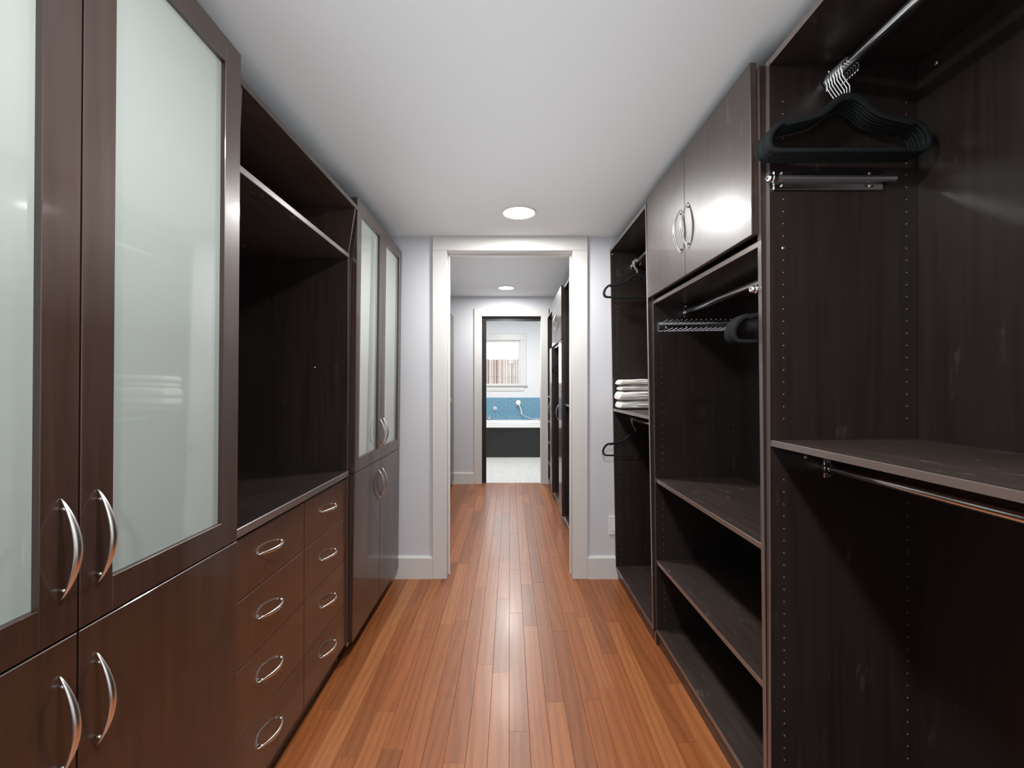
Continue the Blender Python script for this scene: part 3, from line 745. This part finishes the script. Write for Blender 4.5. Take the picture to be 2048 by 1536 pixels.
# ---------------------------------------------------------------- folded towels
def towel(x0, x1, y0, y1, z0, h, folds, seed, label):
    """folded terry towel: rounded fold at the aisle end, thinner there, with a fold crease running along its long side"""
    L = x1-x0; D = y1-y0; bm = bmesh.new(); nx, rn = 60, 48; secs = []
    for i in range(nx+1):
        t = (i/nx)**1.25; x = x0+L*t; d = t*L
        e = math.sqrt(max(0.16, 1-(1-min(1.0, d/0.014))**2))
        hh = h*(0.90+0.10*min(1, max(0, (d-0.03)/0.09)))*e
        crease = min(1, max(0, (d-0.05)/0.05))
        lift = 0.5*h*(1-e)*0.5
        s = []
        for k in range(rn):
            a = 2*PI*k/rn; ca, sa = math.cos(a), math.sin(a)
            py = abs(ca)**0.45*math.copysign(1, ca)*D/2; pz = abs(sa)**0.55*math.copysign(1, sa)
            groove = 0
            for gz in (-0.35, 0.30):
                groove += math.exp(-((pz-gz+0.12*math.sin(x*22+seed))/0.10)**2)
            yy = (y0+y1)/2+py*(0.95+0.05*e)
            if abs(ca) > 0.25:
                yy -= math.copysign(0.0065*groove*crease, ca)
            yy += noise.noise(Vector((x*14+seed, pz*1.5, 1.3)))*0.004
            zz = z0+lift+hh*(0.5+0.5*pz)
            if sa > 0: zz += noise.noise(Vector((x*13+seed, yy*12, seed)))*0.0045*sa
            q = noise.noise(Vector((x*120, yy*120, zz*120+seed)))*0.0011
            yy += q; zz = max(zz+q*(1 if sa > 0 else 0), z0+0.0003)
            s.append(Vector((x+q, yy, zz)))
        secs.append(s)
    sweep(bm, secs, secs)
    bmesh.ops.recalc_face_normals(bm, faces=bm.faces)
    o = obj('towel', bm, M_TOWEL, smooth=True); tag(o, label, 'towel', 'folded white towels on the right shelf'); return o
shelf_z = 1.0586
def wx(u, v, z):
    return (Matrix.Translation(U3.r.location) @ U3.r.rotation_euler.to_matrix().to_4x4()) @ Vector((u, v, z))
base = wx(0.02, 0.6, shelf_z)
bz = base.z+0.004
YT0, YT1 = 2.640, 2.790
towel(0.644, 0.930, YT0, YT1, bz, 0.049, 1, 1.3, 'thick folded white towel at the bottom of the stack')
towel(0.638, 0.935, YT0-0.004, YT1-0.004, bz+0.0500, 0.056, 1, 4.9, 'thick folded white towel, second from the bottom of the stack')
towel(0.652, 0.940, YT0+0.004, YT1, bz+0.1070, 0.032, 1, 8.1, 'thin folded white towel, second from the top of the stack')
towel(0.643, 0.935, YT0, YT1-0.006, bz+0.140, 0.034, 1, 12.7, 'thin folded white towel on top of the stack')

# ---------------------------------------------------------------- outlet plate
op = root('outlet_plate', (0.652, Y1, 0.33), 'white electrical cover plate on the wall right of the doorway', 'outlet')
obj('cover_plate', box(-0.036, 0.036, -0.006, -0.0003, -0.058, 0.058, 0.002), M_PLATE, op)
obj('receptacle', box(-0.017, 0.017, -0.008, -0.0062, -0.034, 0.034, 0.001), M_WHITE, op)

# ---------------------------------------------------------------- dressing room cabinets
V0 = Unit(1, 0.468, 3.02, 3.92, 'open espresso hanging cabinet of the dressing room, nearest the first doorway', yaw=0.0, lean=0.001)
V0.carcass(DEP, 2.05); V0.shelf(1.045); V0.rod(RODU, 1.99)
V1 = Unit(1, 0.466, 3.9205, 4.80, 'espresso dressing room cabinet with two upper doors and narrow tall doors', yaw=0.0, lean=0.002)
V1.carcass(DEP, 2.05); V1.shelf(1.597, name='fixed_shelf', mat=M_IN); V1.rod(RODU, 1.54)
for v0, v1, hv in ((0.002, 0.418, 0.385), (0.420, 0.860, 0.452)):
    d = slab_door(V1, -0.003, v0, v1, 1.604, 2.066); handle(d, 1, -0.021, hv, 1.80)
d = slab_door(V1, -0.001, 0.002, 0.235, 0.07, 1.600); handle(d, 1, -0.019, 0.205, 0.955); d['label'] = 'narrow tall door with bow handle'
V2 = Unit(1, 0.463, 4.8005, 5.532, 'espresso shelf cabinet of the dressing room against the bathroom wall', yaw=0.0, lean=0.004)
V2.carcass(DEP, 2.03)
for z in (1.075, 0.78, 0.53, 0.29): V2.shelf(z)
d = slab_door(V2, -0.001, 0.002, 0.235, 0.07, 1.600); handle(d, 1, -0.019, 0.060, 0.955); d['label'] = 'narrow tall door with bow handle'
hanger(V1, RODU, 0.62, 1.54, 0.0125, 'black hanger in the dressing room cabinet seen through the doorway', None)
V3 = Unit(-1, 0.700, 3.02, 5.50, 'dark wardrobe row along the left side of the dressing room', 'wardrobe_cabinet')
V3.carcass(0.55, 2.03, 0.06, 0.04)
n = 6; wd = V3.W/n
for i in range(n):
    d = slab_door(V3, -0.001, i*wd+0.0015, (i+1)*wd-0.0015, 0.062, 2.034)
    handle(d, -1, -0.019, (i*wd+(wd-0.035 if i % 2 == 0 else 0.035)), 1.0)

# ---------------------------------------------------------------- bathroom
tub = root('bathtub', (0.05, 7.58, 0), 'white drop-in bathtub in a black panelled surround beneath the window', 'bathtub')
TX0, TX1, TD = -1.38, 1.38, Y3-0.011-7.58
obj('apron_panel', box(TX0, TX1, 0, 0.02, 0.003, 0.50, 0.001), M_TUBPANEL, tub, label='black apron panel')
# tub deck with an oval basin
bm = bmesh.new(); nseg = 48; cx, cy = 0.0, TD/2+0.01; outer = []; rimr = []; inn = []; low = []; bot = []
def sq(a, hx, hy):
    c, s = math.cos(a), math.sin(a); k = 1/max(abs(c)/hx, abs(s)/hy); return c*k, s*k
for i in range(nseg):
    a = 2*PI*(i+0.5)/nseg
    px, py = sq(a, (TX1-TX0)/2, TD/2+0.0125); outer.append((px, py))
oz, iz = 0.565, 0.50
V = lambda x, y, z: bm.verts.new((x+0.0, y+TD/2-0.0125, z))
o_lo = [V(px, py, iz+0.001) for px, py in outer]; o_hi = [V(px, py, oz) for px, py in outer]
def oval(rx, ry, z, k=2.6):
    r = []
    for i in range(nseg):
        a = 2*PI*(i+0.5)/nseg; c, s = math.cos(a), math.sin(a)
        r.append(V(rx*abs(c)**(2/k)*math.copysign(1, c), ry*abs(s)**(2/k)*math.copysign(1, s), z))
    return r
rings = [o_lo, o_hi, oval(0.86, 0.335, oz), oval(0.845, 0.32, oz-0.02), oval(0.74, 0.24, 0.12), oval(0.6, 0.16, 0.10)]
for r0, r1 in zip(rings, rings[1:]):
    for k in range(nseg): bm.faces.new([r0[k], r0[(k+1) % nseg], r1[(k+1) % nseg], r1[k]])
bm.faces.new(rings[-1]); bmesh.ops.recalc_face_normals(bm, faces=bm.faces)
obj('tub_shell', bm, M_WHITE, tub)
obj('access_panel', box(0.44, 0.70, -0.006, -0.0005, 0.25, 0.49, 0.001), M_TUBPANEL, tub)
for z in (0.455, 0.30):
    bm = bmesh.new(); add_sphere(bm, (0.455, -0.012, z), 0.010, 10); obj('knob', bm, M_CHROME, tub, smooth=True)
yw = Y3-0.011
def chrome_obj(name, bm, label, cat, group=None, m=None):
    o = obj(name, bm, m or M_CHROME, smooth=True); tag(o, label, cat, group); return o
bm = bmesh.new(); lathe(bm, [(0.002, -0.062), (0.016, -0.058), (0.018, -0.03), (0.018, -0.012), (0.038, -0.008), (0.042, -0.0005)], (-0.278, yw, 0.778), 'Y', 24)
add_cyl(bm, (-0.278, yw-0.045, 0.778), (-0.30, yw-0.052, 0.755), 0.006)
chrome_obj('valve_handle', bm, 'round chrome valve handle on the blue tile', 'faucet')
bm = bmesh.new(); lathe(bm, [(0.03, -0.006), (0.032, -0.0005)], (-0.385, yw, 0.615), 'Y', 20)
tube(bm, [(-0.385, yw-0.004, 0.622), (-0.385, yw-0.06, 0.624), (-0.385, yw-0.11, 0.618), (-0.385, yw-0.13, 0.595)], 0.019, 12)
bmesh.ops.recalc_face_normals(bm, faces=bm.faces)
chrome_obj('tub_spout', bm, 'small chrome tub spout low on the blue tile at left', 'faucet')
hs = root('hand_shower', (0.215, yw, 0.70), 'chrome and white hand shower with curved hose on the blue tile', 'shower')
bm = bmesh.new(); lathe(bm, [(0.022, -0.008), (0.026, -0.0005)], (0, 0, 0), 'Y', 16); add_cyl(bm, (0, -0.006, 0), (0, -0.045, 0.004), 0.010); add_cyl(bm, (-0.008, -0.045, -0.02), (0.0, -0.045, 0.025), 0.016)
obj('wall_bracket', bm, M_CHROME, hs, smooth=True)
bm = bmesh.new(); tube(bm, [(0.006, -0.046, -0.035), (-0.008, -0.048, 0.03), (-0.028, -0.052, 0.10), (-0.048, -0.058, 0.150)], 0.010, 10)
bmesh.ops.recalc_face_normals(bm, faces=bm.faces); obj('handle', bm, M_WHITE, hs, smooth=True)
bm = bmesh.new(); lathe(bm, [(0.012, 0.02), (0.042, 0.008), (0.047, -0.004), (0.043, -0.012), (0.01, -0.014)], (-0.062, -0.062, 0.185), 'Y', 24)
obj('shower_head', bm, M_WHITE, hs, smooth=True)
bm = bmesh.new(); hp = []
for i in range(21):
    t = i/20; hp.append((0.006+0.30*t, -0.046-0.05*t, -0.035-0.085*(1-(1-t)**2.2)+0.004*math.sin(t*5)))
tube(bm, hp, 0.007, 8); bmesh.ops.recalc_face_normals(bm, faces=bm.faces); obj('hose', bm, M_CHROME, hs, smooth=True)
df = root('deck_faucet', (0.53, yw-0.11, 0.566), 'chrome deck faucet at the right end of the tub', 'faucet')
bm = bmesh.new()
for dx in (-0.045, 0.045): add_cyl(bm, (dx, 0, 0), (dx, 0, 0.03), 0.014); add_cyl(bm, (dx-0.025, 0, 0.036), (dx+0.025, 0, 0.042), 0.006)
obj('faucet_handles', bm, M_CHROME, df, smooth=True)
bm = bmesh.new(); add_cyl(bm, (0, 0, 0), (0, 0, 0.02), 0.014); tube(bm, [(0, 0, 0.018), (0, -0.02, 0.04), (0, -0.07, 0.045), (0, -0.09, 0.03)], 0.009, 8); bmesh.ops.recalc_face_normals(bm, faces=bm.faces)
obj('spout', bm, M_CHROME, df, smooth=True)
